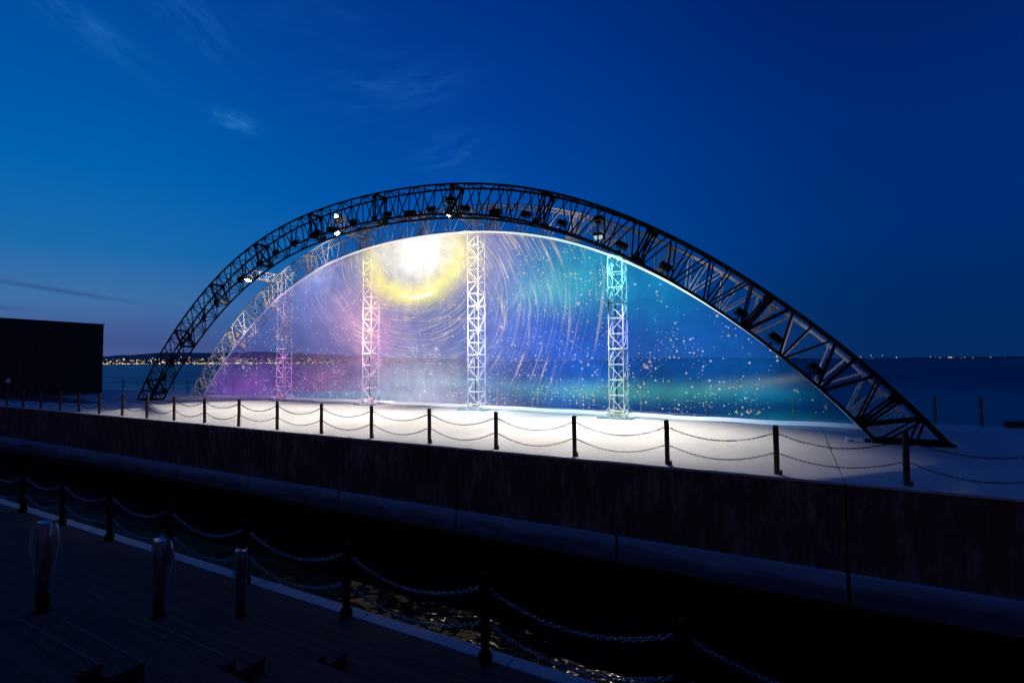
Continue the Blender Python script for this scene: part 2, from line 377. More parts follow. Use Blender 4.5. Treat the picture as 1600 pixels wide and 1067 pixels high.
# ------------------------------------------------------------------ structure: the pier
UL, UR = -75.0, 21.0; V0, V1 = 12.92, 26.3
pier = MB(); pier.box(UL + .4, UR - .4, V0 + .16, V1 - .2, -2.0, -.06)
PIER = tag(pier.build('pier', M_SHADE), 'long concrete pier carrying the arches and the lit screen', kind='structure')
us = [-78.8 + 9.98 * i for i in range(11)]
JU = [u for u in [-68.6, -58.7, -48.75, -38.8, -28.85, -18.95, -9.0, .92, 10.9] if UL < u < UR]
edges = [UL] + JU + [UR]
for a, c in zip(edges, edges[1:]):
    b = MB(); b.box(a + .012, c - .012, V0 + .38, V1 - .012, -.2, 0); b.build('deck_slab', M_DECK, PIER, bevel=.008)
    b = MB(); b.box(a + .012, c - .012, V0, V0 + .368, -.06, .002); b.build('edge_slab', M_DECK, PIER, bevel=.01)
    b = MB(); b.box(a + .02, c - .02, V0 + .03, V0 + .16, -1.86, -.062); b.build('wall_panel', M_WALL, PIER, bevel=.01)
pj = [UL]; u = -68.6
while u < UR: pj.append(u); u += 4.966
pj.append(UR)
for a, c in zip(pj, pj[1:]):
    if c - a < .5: continue
    b = MB(); b.box(a + .035, c - .035, V0 - .06, V0 + .5, -2.52, -1.87); b.build('plinth_beam', M_PLINTH, PIER, bevel=.02)
for a in range(16):      # piles under the pier
    b = MB(); b.tube([(-70 + a * 6, V0 + 2.5, WZ - 4), (-70 + a * 6, V0 + 2.5, -2.0)], .3, 10); b.build('pile', M_SHADE, PIER)
b = MB(); b.box(UL, UR, V0 + 1.4, V0 + 1.6, -6, -2.0); b.build('back_wall', M_SHADE, PIER)

# ------------------------------------------------------------------ arches
U0, RO, ZA, DEP = -18.4, 28.2, 11.12, 1.38
ZC = ZA - RO
def arch_pt(phi, inner=False, off=0.0):
    s_ = math.sin(phi); d_ = RO * s_
    bump = .2 * math.sin(math.pi * d_ / 19.3) ** 2 if abs(d_) < 19.3 else 0
    r = RO + bump - (DEP if inner else 0) + off
    return U0 + r * s_, ZC + r * math.cos(phi)
PH_O = math.acos(-ZC / RO); PH_I = math.acos(-ZC / (RO - DEP))
SEG = R(9.79)
def build_arch(name, va, vb, m, label, rw, rc):
    root = empty(name, (U0, (va + vb) / 2, 0), label, 'arch')
    P = lambda ph, inner, v, off=0: Vector((arch_pt(ph, inner, off)[0], v, arch_pt(ph, inner, off)[1]))
    ks = list(range(-5, 6))
    # chords, one curved tube per segment
    for inner in (False, True):
        pe = PH_I if inner else PH_O
        br = [-pe] + [SEG * k for k in ks] + [pe]
        for v in (va, vb):
            for a, c in zip(br, br[1:]):
                n = 6 if c - a > R(5) else 2
                b = MB(); b.tube([P(a + (c - a) * i / n, inner, v) for i in range(n + 1)], rc, 8)
                o = origin_build(b, 'chord', m, P((a + c) / 2, inner, v), root, smooth=True)
    # joints: heavier rectangular frames
    for k in ks:
        ph = SEG * k; b = MB()
        for e in (-R(.13), R(.13)):
            for v in (va, vb): b.tube([P(ph + e, True, v), P(ph + e, False, v)], rw * 1.25, 6)
            b.tube([P(ph + e, True, va), P(ph + e, True, vb)], rw * 1.4, 6); b.tube([P(ph + e, False, va), P(ph + e, False, vb)], rw * 1.4, 6)
        cmid = (P(ph, True, va) + P(ph, False, vb)) / 2
        b.tube([P(ph, True, va), P(ph, False, vb)], rw * 1.1, 6); b.tube([P(ph, True, vb), P(ph, False, va)], rw * 1.1, 6)
        for inner in (True, False):   # splice plates at the corners
            for v in (va, vb):
                q = P(ph, inner, v, .1 if inner else -.1); Mx = Matrix.Translation(q) @ Matrix.Rotation(ph, 4, 'Y')
                b.box(-.13, .13, -.02, .02, -.13, .13, Mx)
        origin_build(b, 'joint_frame', m, cmid, root)
    for k in ks[:-1]:
        T_ = [SEG * (k + i / 6) for i in range(7)]
        for v in (va, vb):
            for a, c in ((0, 1), (2, 1), (2, 2), (2, 3), (4, 3), (4, 4), (4, 5), (6, 5)):
                bar('diagonal', P(T_[a] + R(.22 if a == 0 else (-.22 if a == 6 else (c - a) * .20)), True, v), P(T_[c] + R((a - c) * .12), False, v), rw * (.94 + .12 * random.random()), m, root)
        for inner in (False, True):
            for i in range(6):
                a, c = (va, vb) if i % 2 else (vb, va)
                bar('lacing_bar', P(T_[i], inner, a), P(T_[i + 1], inner, c), rw * .68, m, root, 5)
            for i in ((1, 3, 5) if not inner else (2, 4)): bar('strut', P(T_[i], inner, va), P(T_[i], inner, vb), rw * .8, m, root, 5)
    for sg in (-1, 1):
        j = sg * SEG * 5; mo = sg * (SEG * 5 + R(1.7))
        for v in (va, vb):
            bar('diagonal', P(j, True, v), P(mo, False, v), rw, m, root); bar('diagonal', P(sg * PH_I, True, v), P(mo, False, v), rw, m, root)
            ui, zi = arch_pt(sg * PH_I, True); uo, zo = arch_pt(sg * PH_O)
            bar('foot_beam', (ui, v, .07), (uo, v, .07), rc * 1.3, m, root); bar('diagonal', P(mo, False, v), ((ui + uo) / 2, v, .07), rw, m, root)
        bar('foot_beam', (ui, va, .07), (ui, vb, .07), rc * 1.2, m, root); bar('foot_beam', (uo, va, .07), (uo, vb, .07), rc * 1.2, m, root)
        bar('diagonal', (ui, va, .07), (uo, vb, .07), rw, m, root); bar('diagonal', (ui, vb, .07), (uo, va, .07), rw, m, root)
        bar('diagonal', P(j, True, va), P(mo, False, vb), rw, m, root); bar('diagonal', P(j, True, vb), P(mo, False, va), rw, m, root)
        b = MB(); x0, x1 = sorted((ui - sg * .35, uo + sg * .35)); b.box(x0, x1, va - .35, vb + .35, .001, .03)
        for bx in (x0 + .12, (x0 + x1) / 2, x1 - .12):
            for by in (va - .25, vb + .25): b.tube([(bx, by, .03), (bx, by, .085)], .025, 6)
        origin_build(b, 'base_plate', M_GALV, ((ui + uo) / 2, (va + vb) / 2, 0), root)
    return root
FA, FB, BA, BB = 19.2, 20.0, 22.8, 23.6
build_arch('truss_arch', FA, FB, M_BLACK, 'black steel truss arch in front of the screen, spanning the whole pier', .031, .052)
build_arch('truss_arch', BA, BB, M_GALV, 'pale grey truss arch behind the black one, holding the screen', .028, .046)

# ------------------------------------------------------------------ the projection screen
SB = [(-38.6, 22.8), (-35.3, 23.2), (-31.5, 23.7), (-22.8, 24.0), (-14.9, 23.75), (-6.9, 23.15), (-1.3, 22.8), (2.2, 22.72)]
def sbv(u):
    for (a, va), (b_, vb) in zip(SB, SB[1:]):
        if u <= b_:
            t = min(1, max(0, (u - a) / (b_ - a))); t2 = t * t * (3 - 2 * t) * .35 + t * .65; return va + (vb - va) * t2
    return SB[-1][1]
def ztop(u):   # underside of the front inner chord
    lo, hi = -PH_I, PH_I
    for _ in range(40):
        mid = (lo + hi) / 2
        if arch_pt(mid, True)[0] < u: lo = mid
        else: hi = mid
    return arch_pt(lo, True)[1]
def scr_pt(u, f):
    zt = max(.12, ztop(u)); z = .1 + (zt - .1) * f
    return Vector((u, sbv(u) + (22.83 - sbv(u)) * (z / 9.7 if zt > 9.6 else z / max(zt, .3)) ** 1.0, z))
def art_mat():
    m = bpy.data.materials.new('projected_light_show'); m.use_nodes = True; t = NT(m.node_tree)
    t.n.remove(t.n['Principled BSDF']); out = t.n['Material Output']
    geo = t.n.new('ShaderNodeNewGeometry'); P = geo.outputs['Position']; sp = t.sep(P); x, z = sp[0], sp[2]
    warp = t.noise(t.comb(x, z, 2.0), .35, 3); warp2 = t.noise(t.comb(x, z, 9.0), .35, 3)
    xw = t.m('MULTIPLY_ADD', t.sub(warp, .5), 2.2, x); zw = t.m('MULTIPLY_ADD', t.sub(warp2, .5), 1.8, z)
    def px(X, Y): return wpos(X, Y, 23.4)
    terms = []
    def blob(X, Y, rxp, ryp, col, rot=0, warped=True, mask=None):
        cx, cz = px(X, Y); cx2, _ = px(X + rxp, Y); _, cz2 = px(X, Y - ryp)
        g = t.gauss(xw if warped else x, zw if warped else z, cx, cz, abs(cx2 - cx), abs(cz2 - cz), rot)
        if mask is not None: g = t.mul(g, mask)
        terms.append(t.v('SCALE', col, f=g))
    # broad colour fields
    blob(640, 520, 330, 220, (.03, .045, .12)); blob(1000, 500, 260, 190, (.0, .035, .14))
    blob(656, 394, 50, 38, (.95, .97, 1.0), warped=True); blob(668, 402, 40, 38, (.45, .44, .42), warped=True); blob(655, 412, 105, 66, (.20, .17, .05)); blob(640, 405, 80, 62, (.24, .19, .15)); blob(705, 372, 42, 40, (.30, .27, .12)); blob(600, 385, 36, 40, (.25, .23, .08))
    blob(640, 520, 150, 70, (.12, .10, .17)); blob(650, 595, 90, 55, (.30, .30, .36)); blob(640, 635, 120, 36, (.32, .32, .38))
    blob(520, 480, 85, 75, (.15, .075, .14)); blob(560, 500, 50, 45, (.26, .10, .09)); blob(590, 520, 45, 50, (.20, .07, .12)); blob(480, 440, 60, 60, (.06, .07, .18)); blob(500, 430, 22, 20, (.20, .25, .42))
    blob(410, 600, 70, 36, (.09, .025, .16)); blob(350, 600, 22, 60, (.05, .015, .16)); blob(505, 595, 45, 32, (.22, .06, .16)); blob(395, 605, 45, 22, (.12, .03, .17)); blob(575, 560, 26, 50, (.20, .06, .16))
    blob(395, 500, 40, 60, (.02, .015, .10)); blob(760, 400, 60, 70, (.20, .16, .22)); blob(800, 470, 60, 80, (.06, .09, .20))
    blob(885, 425, 80, 46, (.02, .22, .13)); blob(870, 462, 70, 22, (.04, .22, .10)); blob(960, 420, 70, 50, (.0, .15, .13)); blob(1045, 455, 70, 45, (.0, .13, .16))
    blob(865, 530, 90, 60, (.0, .03, .34)); blob(915, 590, 70, 40, (.0, .08, .40)); blob(760, 570, 45, 60, (.03, .07, .24)); blob(1100, 540, 100, 60, (.0, .05, .22)); blob(1200, 590, 70, 50, (.0, .05, .16))
    # aurora-like green band low down, rising to the right
    for (X, Y, a, b_, col, rot) in ((690, 598, 110, 9, (.06, .16, .16), 0), (850, 610, 90, 15, (.02, .13, .07), 0), (930, 609, 80, 14, (.08, .22, .04), 0), (1040, 612, 110, 16, (.02, .16, .07), .02), (1160, 602, 90, 11, (.08, .12, .04), .10), (1225, 592, 50, 6, (.08, .07, .035), .12), (1170, 614, 120, 12, (.0, .12, .12), 0),
                                    (560, 618, 60, 8, (.0, .16, .16), 0), (480, 622, 60, 8, (.0, .12, .16), 0), (1230, 650, 90, 9, (.0, .11, .09), 0)):
        blob(X, Y, a, b_, col, rot, warped=False)
    # yellow crescent under the white core
    cx, cz = px(653, 392); dx = t.sub(x, cx); dz_ = t.sub(z, cz)
    dx2 = t.mul(dx, .80)
    r = t.m('SQRT', t.add(t.mul(dx2, dx2), t.mul(dz_, dz_))); th = t.m('ARCTAN2', dx2, t.mul(dz_, -1))    # 0 = straight down
    rn = t.m('MULTIPLY_ADD', t.sub(warp, .5), .8, r)
    cres = t.m('EXPONENT', t.mul(t.m('POWER', t.m('ABSOLUTE', t.mul(t.sub(rn, 2.7), 1 / .62)), 2), -1))
    side = t.smooth(t.m('COSINE', t.mul(t.sub(th, .15), .62)), .30, .95)
    terms.append(t.v('SCALE', (.88, .78, .03), f=t.mul(cres, side)))
    thin = t.m('EXPONENT', t.mul(t.m('POWER', t.m('ABSOLUTE', t.mul(t.sub(r, 2.75), 1 / .12)), 2), -1))
    terms.append(t.v('SCALE', (.3, .45, .6), f=t.mul(thin, t.smooth(t.m('ABSOLUTE', t.sub(th, .12)), .5, .1))))
    # light trails: arcs round two centres
    def trails(cx, cz, r0, r1, f1, f2, th0, th1, spiral, seed, col1, col2, gain, ex=.80):
        dx = t.mul(t.sub(x, cx), ex); dz_ = t.sub(z, cz)
        r = t.m('SQRT', t.add(t.mul(dx, dx), t.mul(dz_, dz_))); th = t.m('ARCTAN2', dx, t.mul(dz_, -1))
        q = t.m('MULTIPLY_ADD', th, spiral, r)
        q = t.m('MULTIPLY_ADD', t.sub(t.noise(t.comb(x, z, seed + 3), .11, 0), .5), 3.0, q)
        gainm = t.smooth(t.noise(t.comb(x, z, seed), .45, 3, .6), .30, .66, .12, 1.0)
        n1 = t.noise(t.comb(t.mul(q, f1), t.mul(th, 1.1), seed), 1, 2, .6); n2 = t.noise(t.comb(t.mul(q, f2), t.mul(th, 2.2), seed + 5), 1, 1, .5)
        s1 = t.smooth(n1, .54, .74); s2 = t.smooth(n2, .58, .70)
        endn = t.noise(t.comb(t.mul(q, f2 * .8), 0.0, seed + 11), 1, 0)
        tt = t.m('MULTIPLY_ADD', t.sub(endn, .5), 1.3, th)
        win = t.mul(t.smooth(tt, th0, th0 + .45), t.smooth(tt, th1, th1 - .45))
        rad = t.mul(t.smooth(r, r0, r0 + .7), t.smooth(r, r1, r1 - 2.2))
        k = t.mul(t.mul(win, rad), gainm)
        terms.append(t.v('SCALE', col1, f=t.mul(t.mul(s1, k), gain))); terms.append(t.v('SCALE', col2, f=t.mul(t.mul(s2, k), gain * 1.1)))
    cx, cz = px(653, 400)
    trails(cx, cz, 2.6, 7.9, 5.0, 13.0, -1.95, 1.25, .35, 1.0, (.36, .26, .06), (1.1, .82, .25), .52)
    trails(cx, cz, 2.8, 7.4, 16.0, 24.0, -1.75, 1.1, .30, 61.0, (.85, .62, .34), (1.1, .84, .22), .55)
    trails(cx, cz, 1.2, 4.2, 6.0, 13., -2.3, 1.9, .5, 21.0, (.36, .34, .10), (.5, .46, .26), .45)
    cx, cz = px(600, 500)
    trails(cx, cz, 4.9, 11.0, 4.2, 13.0, .95, 2.9, -.3, 41.0, (.14, .10, .05), (1.2, .82, .22), .48)
    trails(cx, cz, 4.9, 10.4, 9.0, 19.0, 1.05, 2.9, -.3, 81.0, (.40, .29, .14), (1.0, .76, .28), .42)
    trails(cx, cz, 6.0, 12.5, 2.2, 6.0, 1.25, 2.8, -.3, 95.0, (.05, .05, .05), (1.1, .8, .2), .38)
    # sparkles
    p2 = t.comb(x, z, 0.0)
    cl1 = t.noise(p2, .55, 3, .6)
    def dots(scale, size, thr, col_lo, col_hi, gain, mask=None, off=0.0):
        d_, c = t.voro(t.v('ADD', p2, (off, off * .7, 0)), scale); sc = t.sep(c)
        gate = t.m('GREATER_THAN', sc[0], thr) if mask is None else t.m('GREATER_THAN', t.add(sc[0], mask), thr)
        rad = t.m('MULTIPLY_ADD', t.m('POWER', sc[1], 2.5), size * .9, size * .40)
        f = t.m('POWER', t.m('SUBTRACT', 1.0, t.m('DIVIDE', d_, rad), clamp=True), 1.8)
        cc = t.mixc(sc[2], col_lo, col_hi)
        terms.append(t.v('SCALE', cc, f=t.mul(t.mul(f, gate), gain)))
    mk = t.mul(t.sub(cl1, .5), 1.7)
    low = t.add(t.mul(t.smooth(z, 5.5, 2.0), .13), t.smooth(x, -6.0, 0.0, 0, -.05))
    mk2 = t.add(mk, low)
    dots(4.0, .21, .86, (1.3, .85, .0), (.75, .85, 1.0), 1.5, mk2)
    gold = t.add(t.mul(t.gauss(x, z, *px(655, 490), 6.0, 2.2), .34), t.mul(t.gauss(x, z, *px(900, 430), 3.6, 2.2), .26))
    dots(5.4, .26, 1.0, (1.4, 1.0, .05), (1.2, .9, .2), 1.3, t.add(mk, gold), 17.0)
    dots(6.0, .36, .98, (.7, .8, 1.0), (1.0, .8, .3), 1.3, mk2, 3.0)
    dots(1.6, .10, .90, (1.3, .75, .0), (1.1, .9, .3), 1.5, mk, 7.0)
    dots(0.9, .17, .86, (1.2, .75, .05), (.7, .8, 1.0), .8, mk, 11.0)
    g1 = t.gauss(x, z, *px(790, 590), 2.6, 1.0); g2 = t.gauss(x, z, *px(500, 590), 3.2, 1.3); g3 = t.gauss(x, z, *px(860, 500), 2.4, 1.6)
    dens = t.add(t.add(t.mul(g1, .6), t.mul(g2, .4)), t.mul(g3, .35))
    dots(9.0, .36, 1.0, (.6, .75, 1.0), (.9, .9, .9), .9, dens, 5.0)
    s_ = terms[0]
    n_fields = 0
    for a in terms[1:]: s_ = t.v('ADD', s_, a)
    # weave of the gauze and edge fade on the left and right
    fade = t.mul(t.smooth(x, -40.0, -36.2, .35, 1), t.smooth(x, 1.8, -2.0, .30, 1))
    seam = t.smooth(t.m('PINGPONG', t.add(x, 1.9), 2.05), 0, .035, .80, 1.0)
    s_ = t.v('SCALE', s_, f=t.mul(t.mul(fade, seam), t.smooth(t.noise(t.comb(x, z, 4.0), 1.3, 5, .6),   .2, .8, .60, .92)))
    em = t.n.new('ShaderNodeEmission'); t.l.new(s_, em.inputs[0]); em.inputs[1].default_value = 1.0
    tr = t.n.new('ShaderNodeBsdfTransparent'); lum = t.m('MINIMUM', t.v('DOT_PRODUCT', s_, (.5, .5, .1)), 1.0)
    t.l.new(t.mixc(lum, (.88, .88, .90), (.12, .12, .12)), tr.inputs[0])
    ad = t.n.new('ShaderNodeAddShader'); t.l.new(em.outputs[0], ad.inputs[0]); t.l.new(tr.outputs[0], ad.inputs[1])
    t.l.new(ad.outputs[0], out.inputs[0])
    return m
scr = empty('projection_screen', (U0, 23.3, 0), 'see-through curved mesh screen glowing with a swirling star projection under the arch', 'screen')
NU, NV = 96, 16
b = MB(); uu = [-39.0 + (41.2) * i / NU for i in range(NU + 1)]
vs = [scr_pt(u, j / NV) for u in uu for j in range(NV + 1)]
fs = [(i * (NV + 1) + j, (i + 1) * (NV + 1) + j, (i + 1) * (NV + 1) + j + 1, i * (NV + 1) + j + 1) for i in range(NU) for j in range(NV)]
b.addf(vs, fs); g = origin_build(b, 'gauze', art_mat(), (U0, 23.3, 5), scr, smooth=True)
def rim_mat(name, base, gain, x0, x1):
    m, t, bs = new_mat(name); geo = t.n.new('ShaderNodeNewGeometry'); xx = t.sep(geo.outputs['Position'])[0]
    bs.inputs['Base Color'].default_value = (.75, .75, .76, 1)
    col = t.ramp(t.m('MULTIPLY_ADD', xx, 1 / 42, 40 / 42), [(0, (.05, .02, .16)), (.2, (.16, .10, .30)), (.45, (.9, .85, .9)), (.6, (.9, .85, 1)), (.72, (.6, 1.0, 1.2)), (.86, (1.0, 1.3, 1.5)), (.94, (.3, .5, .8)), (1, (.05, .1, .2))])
    t.l.new(col, bs.inputs['Emission Color']); bs.inputs['Emission Strength'].default_value = gain  # emission puts the projected light into the edge cord and bottom pipe
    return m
b = MB(); b.tube([scr_pt(u, 1) + Vector((0, -.05, -.06)) for u in uu], .048, 6); origin_build(b, 'edge_cord', rim_mat('glowing_edge', 0, 1.0, 0, 0), (U0, 22.8, 5), scr, smooth=True)
b = MB(); b.tube([scr_pt(u, 0) + Vector((0, -.04, .04 + .015 * math.sin(u * 1.9))) for u in uu], .085, 8); origin_build(b, 'bottom_pipe', rim_mat('projected_pipe', 0, .65, 0, 0), (U0, 23.4, .1), scr, smooth=True)

# ------------------------------------------------------------------ towers
TW = [(-30.85, 23.55, 'leftmost lattice tower, tinted violet by the projection, under the low left of the arch'),
      (-22.85, 23.6, 'lattice tower left of the white glow, lit warm yellow above and pink below'),
      (-15.02, 23.45, 'bright white lattice tower right of the white glow, tallest in the picture'),
      (-7.0, 22.95, 'rightmost lattice tower, tinted cyan and blue with a green band near its foot')]
HW = .335
def build_tower(u, v, label):
    zt = ztop(u) - .05
    root = empty('lattice_tower', (u, v, 0), label, 'tower', 'lattice towers standing along the screen')
    cs = [(-HW, -HW), (HW, -HW), (HW, HW), (-HW, HW)]
    z0 = .32
    for (a, c) in cs: bar('chord', (u + a, v + c, z0), (u + a, v + c, zt), .030, M_WHITE, root, 8)
    n = round((zt - z0) / .68); h = (zt - z0) / n
    for i in range(n + 1):
        rr = .038 if i % 4 == 0 else .026
        for k in range(4):
            a, c = cs[k], cs[(k + 1) % 4]
            bar('rung', (u + a[0], v + a[1], z0 + i * h), (u + c[0], v + c[1], z0 + i * h), rr, M_WHITE, root)
            if i < n:
                s0, s1 = (0, 1) if (i + k) % 2 else (1, 0)
                bar('brace', (u + a[0], v + a[1], z0 + (i + s0) * h), (u + c[0], v + c[1], z0 + (i + s1) * h), .021, M_WHITE, root)
    b = MB(); b.box(u - .85, u + .75, v - .62, v + .5, .001, .07)
    origin_build(b, 'base_plate', M_COPING, (u, v, 0), root, bevel=.015)
    b = MB()
    for (a, c) in cs:
        b.box(u + a - .09, u + a + .09, v + c - .09, v + c + .09, .07, .15); b.tube([(u + a, v + c, .15), (u + a, v + c, .34)], .05, 8)
        b.tube([(u + a * 1.9, v + c * 1.3, .16), (u + a, v + c, .5)], .022, 6)
    b.box(u - .5, u + .5, v - HW - .05, v - HW + .05, .15, .22); b.box(u - .5, u + .5, v + HW - .05, v + HW + .05, .15, .22)
    b.box(u - .18, u + .1, v - .15, v + .15, .07, .42)
    origin_build(b, 'foot_frame', M_GALV, (u, v, .1), root)
    b = MB(); pts = [(u - .08 + .03 * math.sin(i * .9), v + .05 * math.cos(i * 1.3), .3 + (zt - .3) * i / 40) for i in range(41)]
    b.tube(pts, .032, 6); origin_build(b, 'cable', M_CABLE, (u, v, zt / 2), root, smooth=True)
for a in TW: build_tower(*a)

# ------------------------------------------------------------------ lamp arms on top of the towers, lamps and projectors on them
ARMS = [(-30.95, 8.0), (-22.8, 10.05), (-14.8, 9.92), (-7.15, 7.9)]
NAMES = ['violet tower at the left', 'yellow lit tower', 'brightest white tower', 'cyan tower at the right']
def arm(u, zl, nm):
    z0 = zl + .12; z1 = z0 + .48; va_, vb_ = 20.45, 23.5
    root = empty('lamp_arm', (u, 22, z0), 'pale truss arm reaching forward from the top of the ' + nm, 'truss arm', 'truss arms above the towers')
    for a in (-.26, .26):
        for zz in (z0, z1): bar('chord', (u + a, va_, zz), (u + a, vb_, zz), .028, M_GALV, root)
    n = 6; h = (vb_ - va_) / n
    for i in range(n + 1):
        y = va_ + i * h
        for a in (-.26, .26): bar('rung', (u + a, y, z0), (u + a, y, z1), .018, M_GALV, root)
        for zz in (z0, z1): bar('rung', (u - .26, y, zz), (u + .26, y, zz), .018, M_GALV, root)
        if i < n:
            for a in (-.26, .26): bar('brace', (u + a, y, z0 if i % 2 else z1), (u + a, y + h, z1 if i % 2 else z0), .014, M_GALV, root)
            bar('brace', (u - .26 if i % 2 else u + .26, y, z0), (u + .26 if i % 2 else u - .26, y + h, z0), .014, M_GALV, root)
    for a in (-.26, .26):  # legs down onto the arch chords
        zz = ztop(u); bar('leg', (u + a, 22.85, zz), (u + a, 22.85, z0), .03, M_GALV, root); bar('leg', (u + a, 23.45, zz), (u + a, 23.45, z0), .03, M_GALV, root)
def spot(name, loc, target, power, col, size, blend=.5, rad=.15):
    ld = bpy.data.lights.new(name, 'SPOT'); ld.energy = power; ld.color = col; ld.spot_size = R(size); ld.spot_blend = blend; ld.shadow_soft_size = rad
    o = bpy.data.objects.new(name, ld); COL.objects.link(o); dv = Vector(target) - Vector(loc)
    o.matrix_world = Matrix.Translation(Vector(loc)) @ dv.to_track_quat('-Z', 'Y').to_matrix().to_4x4(); return o
PW = [3000, 6200, 6700, 6300]
for (u, zl), nm, pw in zip(ARMS, NAMES, PW):
    arm(u, zl, nm)
    root = empty('work_lamp', (u, 20.85, zl), 'glaring white lamp on the arm end of the ' + nm, 'lamp', 'white lamps on the truss arms')
    Mx = Matrix.Translation((u, 20.85, zl)) @ Matrix.Rotation(R(-24), 4, 'X')
    b = MB(); b.box(-.22, .22, -.15, .15, -.02, .1); link('housing', b.mesh('housing', M_BLACK), root, Mx)
    b = MB(); b.box(-.19, .19, -.12, .12, -.045, -.021); link('lens', b.mesh('lens', M_LAMP if u < -8 else M_LAMP_HID), root, Mx)
    b = MB(); b.tube([(-.24, 0, .05), (-.24, 0, .2), (.24, 0, .2), (.24, 0, .05)], .015, 5); link('bracket', b.mesh('bracket', M_BLACK), root, Matrix.Translation((u, 20.85, zl)))
    spot('flood_beam', (u, 20.78, zl - .10), (u + (.5 if u < -30 else 1.2 if u > -8 else 0), 20.78 - .31 * zl, 0), pw, (1, .93, .82), 88 if u > -8 else 80, .95, .04 if u < -8 else .012)

def projector(u, v, z, yaw, nm, glow, size=(.3, .45, .22), group=None, pitch_=0):
    root = empty('projector', (u, v, z), nm, 'projector')
    Mx = Matrix.Translation((u, v, z)) @ Matrix.Rotation(yaw, 4, 'Z') @ Matrix.Rotation(pitch_, 4, 'X'); a, c, h = size
    b = MB(); b.box(-a, a, -c, c, 0, 2 * h); o = link('housing', b.mesh('housing', M_WHITE if glow else M_BLACK), root, Mx)
    bv = o.modifiers.new('bevel', 'BEVEL'); bv.width = .03; bv.segments = 2
    b = MB(); b.tube([(0, -c - .001, h), (0, -c - .12, h)], h * .62, 14); link('lens_barrel', b.mesh('lens_barrel', M_BLACK), root, Mx)
    b = MB(); b.tube([(0, -c - .121, h), (0, -c - .135, h)], h * .55, 14); link('lens', b.mesh('lens', M_LENS if glow else M_STEEL), root, Mx)
    b = MB(); b.box(-a * .9, a * .9, -c * .6, c * .6, -.06, -.001); link('cradle', b.mesh('cradle', M_BLACK), root, Mx)
projector(-22.75, 20.95, 10.72, R(20), 'projector with glaring lens above the lamp of the yellow lit tower arm', True, (.24, .3, .2))
projector(-14.95, 21.0, 10.6, R(180), 'white projector housing on the arm of the brightest tower', False, (.2, .26, .14))
projector(-7.2, 21.2, 8.6, R(180), 'white projector housing on the arm of the cyan tower', False, (.18, .26, .13))

# coloured spots that stand for the projection falling on the towers
def tower_spots(i, lst):
    u, v, _ = TW[i]
    for (fu, zt_, pw, col, sz) in lst:
        ph = math.asin(max(-.9, min(.9, (fu - U0) / (RO - DEP)))); fz = arch_pt(ph, True)[1] + .32
        spot('projection_fill', (fu, 20.42, fz), (u, v, zt_), pw, col, sz, .6, .012)
tower_spots(0, [(-29.0, 5.8, 480, (.80, .35, 1.0), 34), (-29.0, 1.6, 3000, (1.0, .32, 1.0), 17), (-33.3, 3.8, 1000, (.45, .5, 1.0), 20)])
tower_spots(1, [(-22.9, 7.4, 2300, (1, .84, .38), 50), (-20.2, 4.8, 6800, (1, .76, .68), 24), (-24.7, 1.6, 8000, (1.0, .66, .95), 17)])
tower_spots(2, [(-16.2, 7.9, 5200, (1, .92, .62), 50), (-13.2, 4.8, 5600, (.95, .92, 1), 24), (-17.8, 1.5, 6000, (.72, .76, 1), 18)])
for a_, c_, p_ in (((-31.9, 20.42, 6.9), (-36.2, 23.1, 3.6), 800), ((-27.7, 20.42, 8.7), (-31.8, 23.1, 8.0), 560), ((-24.7, 20.42, 9.4), (-26.5, 23.1, 9.6), 260), ((-10.2, 20.42, 8.8), (-9.5, 23.1, 9.6), 110), ((-4.3, 20.42, 6.2), (-3, 23.1, 6.0), 80), ((-.73, 20.42, 3.9), (.6, 23.1, 3.0), 45)):
    spot('projection_fill', a_, c_, p_, (.95, .85, .88), 60, .9, .012)  # added fill spots that brighten the pale arch
tower_spots(3, [(-8.5, 6.4, 2000, (.25, 1.0, .9), 34), (-6.0, 3.8, 2100, (.5, .5, 1.0), 22), (-8.5, 1.0, 2400, (.35, .9, .6), 15)])

# ------------------------------------------------------------------ floodlights clamped to the black arch
ORD = ['first', 'second', 'third', 'fourth', 'fifth', 'sixth', 'seventh', 'eighth', 'ninth', 'tenth', 'eleventh', 'twelfth', 'thirteenth', 'fourteenth', 'fifteenth', 'sixteenth', 'seventeenth', 'eighteenth', 'nineteenth', 'twentieth', 'twenty-first', 'twenty-second']
FU = [-37.8, -36.85, -34.9, -33.3, -31.9, -29.5, -27.7, -26.3, -24.7, -22.9, -20.2, -17.85, -15.1, -13.2, -10.15, -8.5, -6.0, -4.35, -1.78, -.73, .38]
b = MB(); b.box(-.26, .26, -.11, .11, -.12, .12)
for i in range(5): b.box(-.24 + i * .11, -.20 + i * .11, .111, .145, -.1, .1)
F_HEAD = b.mesh('head', M_BLACK)
b = MB(); b.box(-.23, .23, -.125, -.111, -.095, .095); F_GLASS = b.mesh('glass', M_STEEL)
b = MB(); b.tube([(-.3, 0, 0), (-.3, 0, -.2), (.3, 0, -.2), (.3, 0, 0)], .018, 5); b.tube([(0, 0, -.2), (0, 0, -.30)], .03, 6); b.box(-.1, .1, -.07, .07, -.35, -.30); F_YOKE = b.mesh('yoke', M_BLACK)
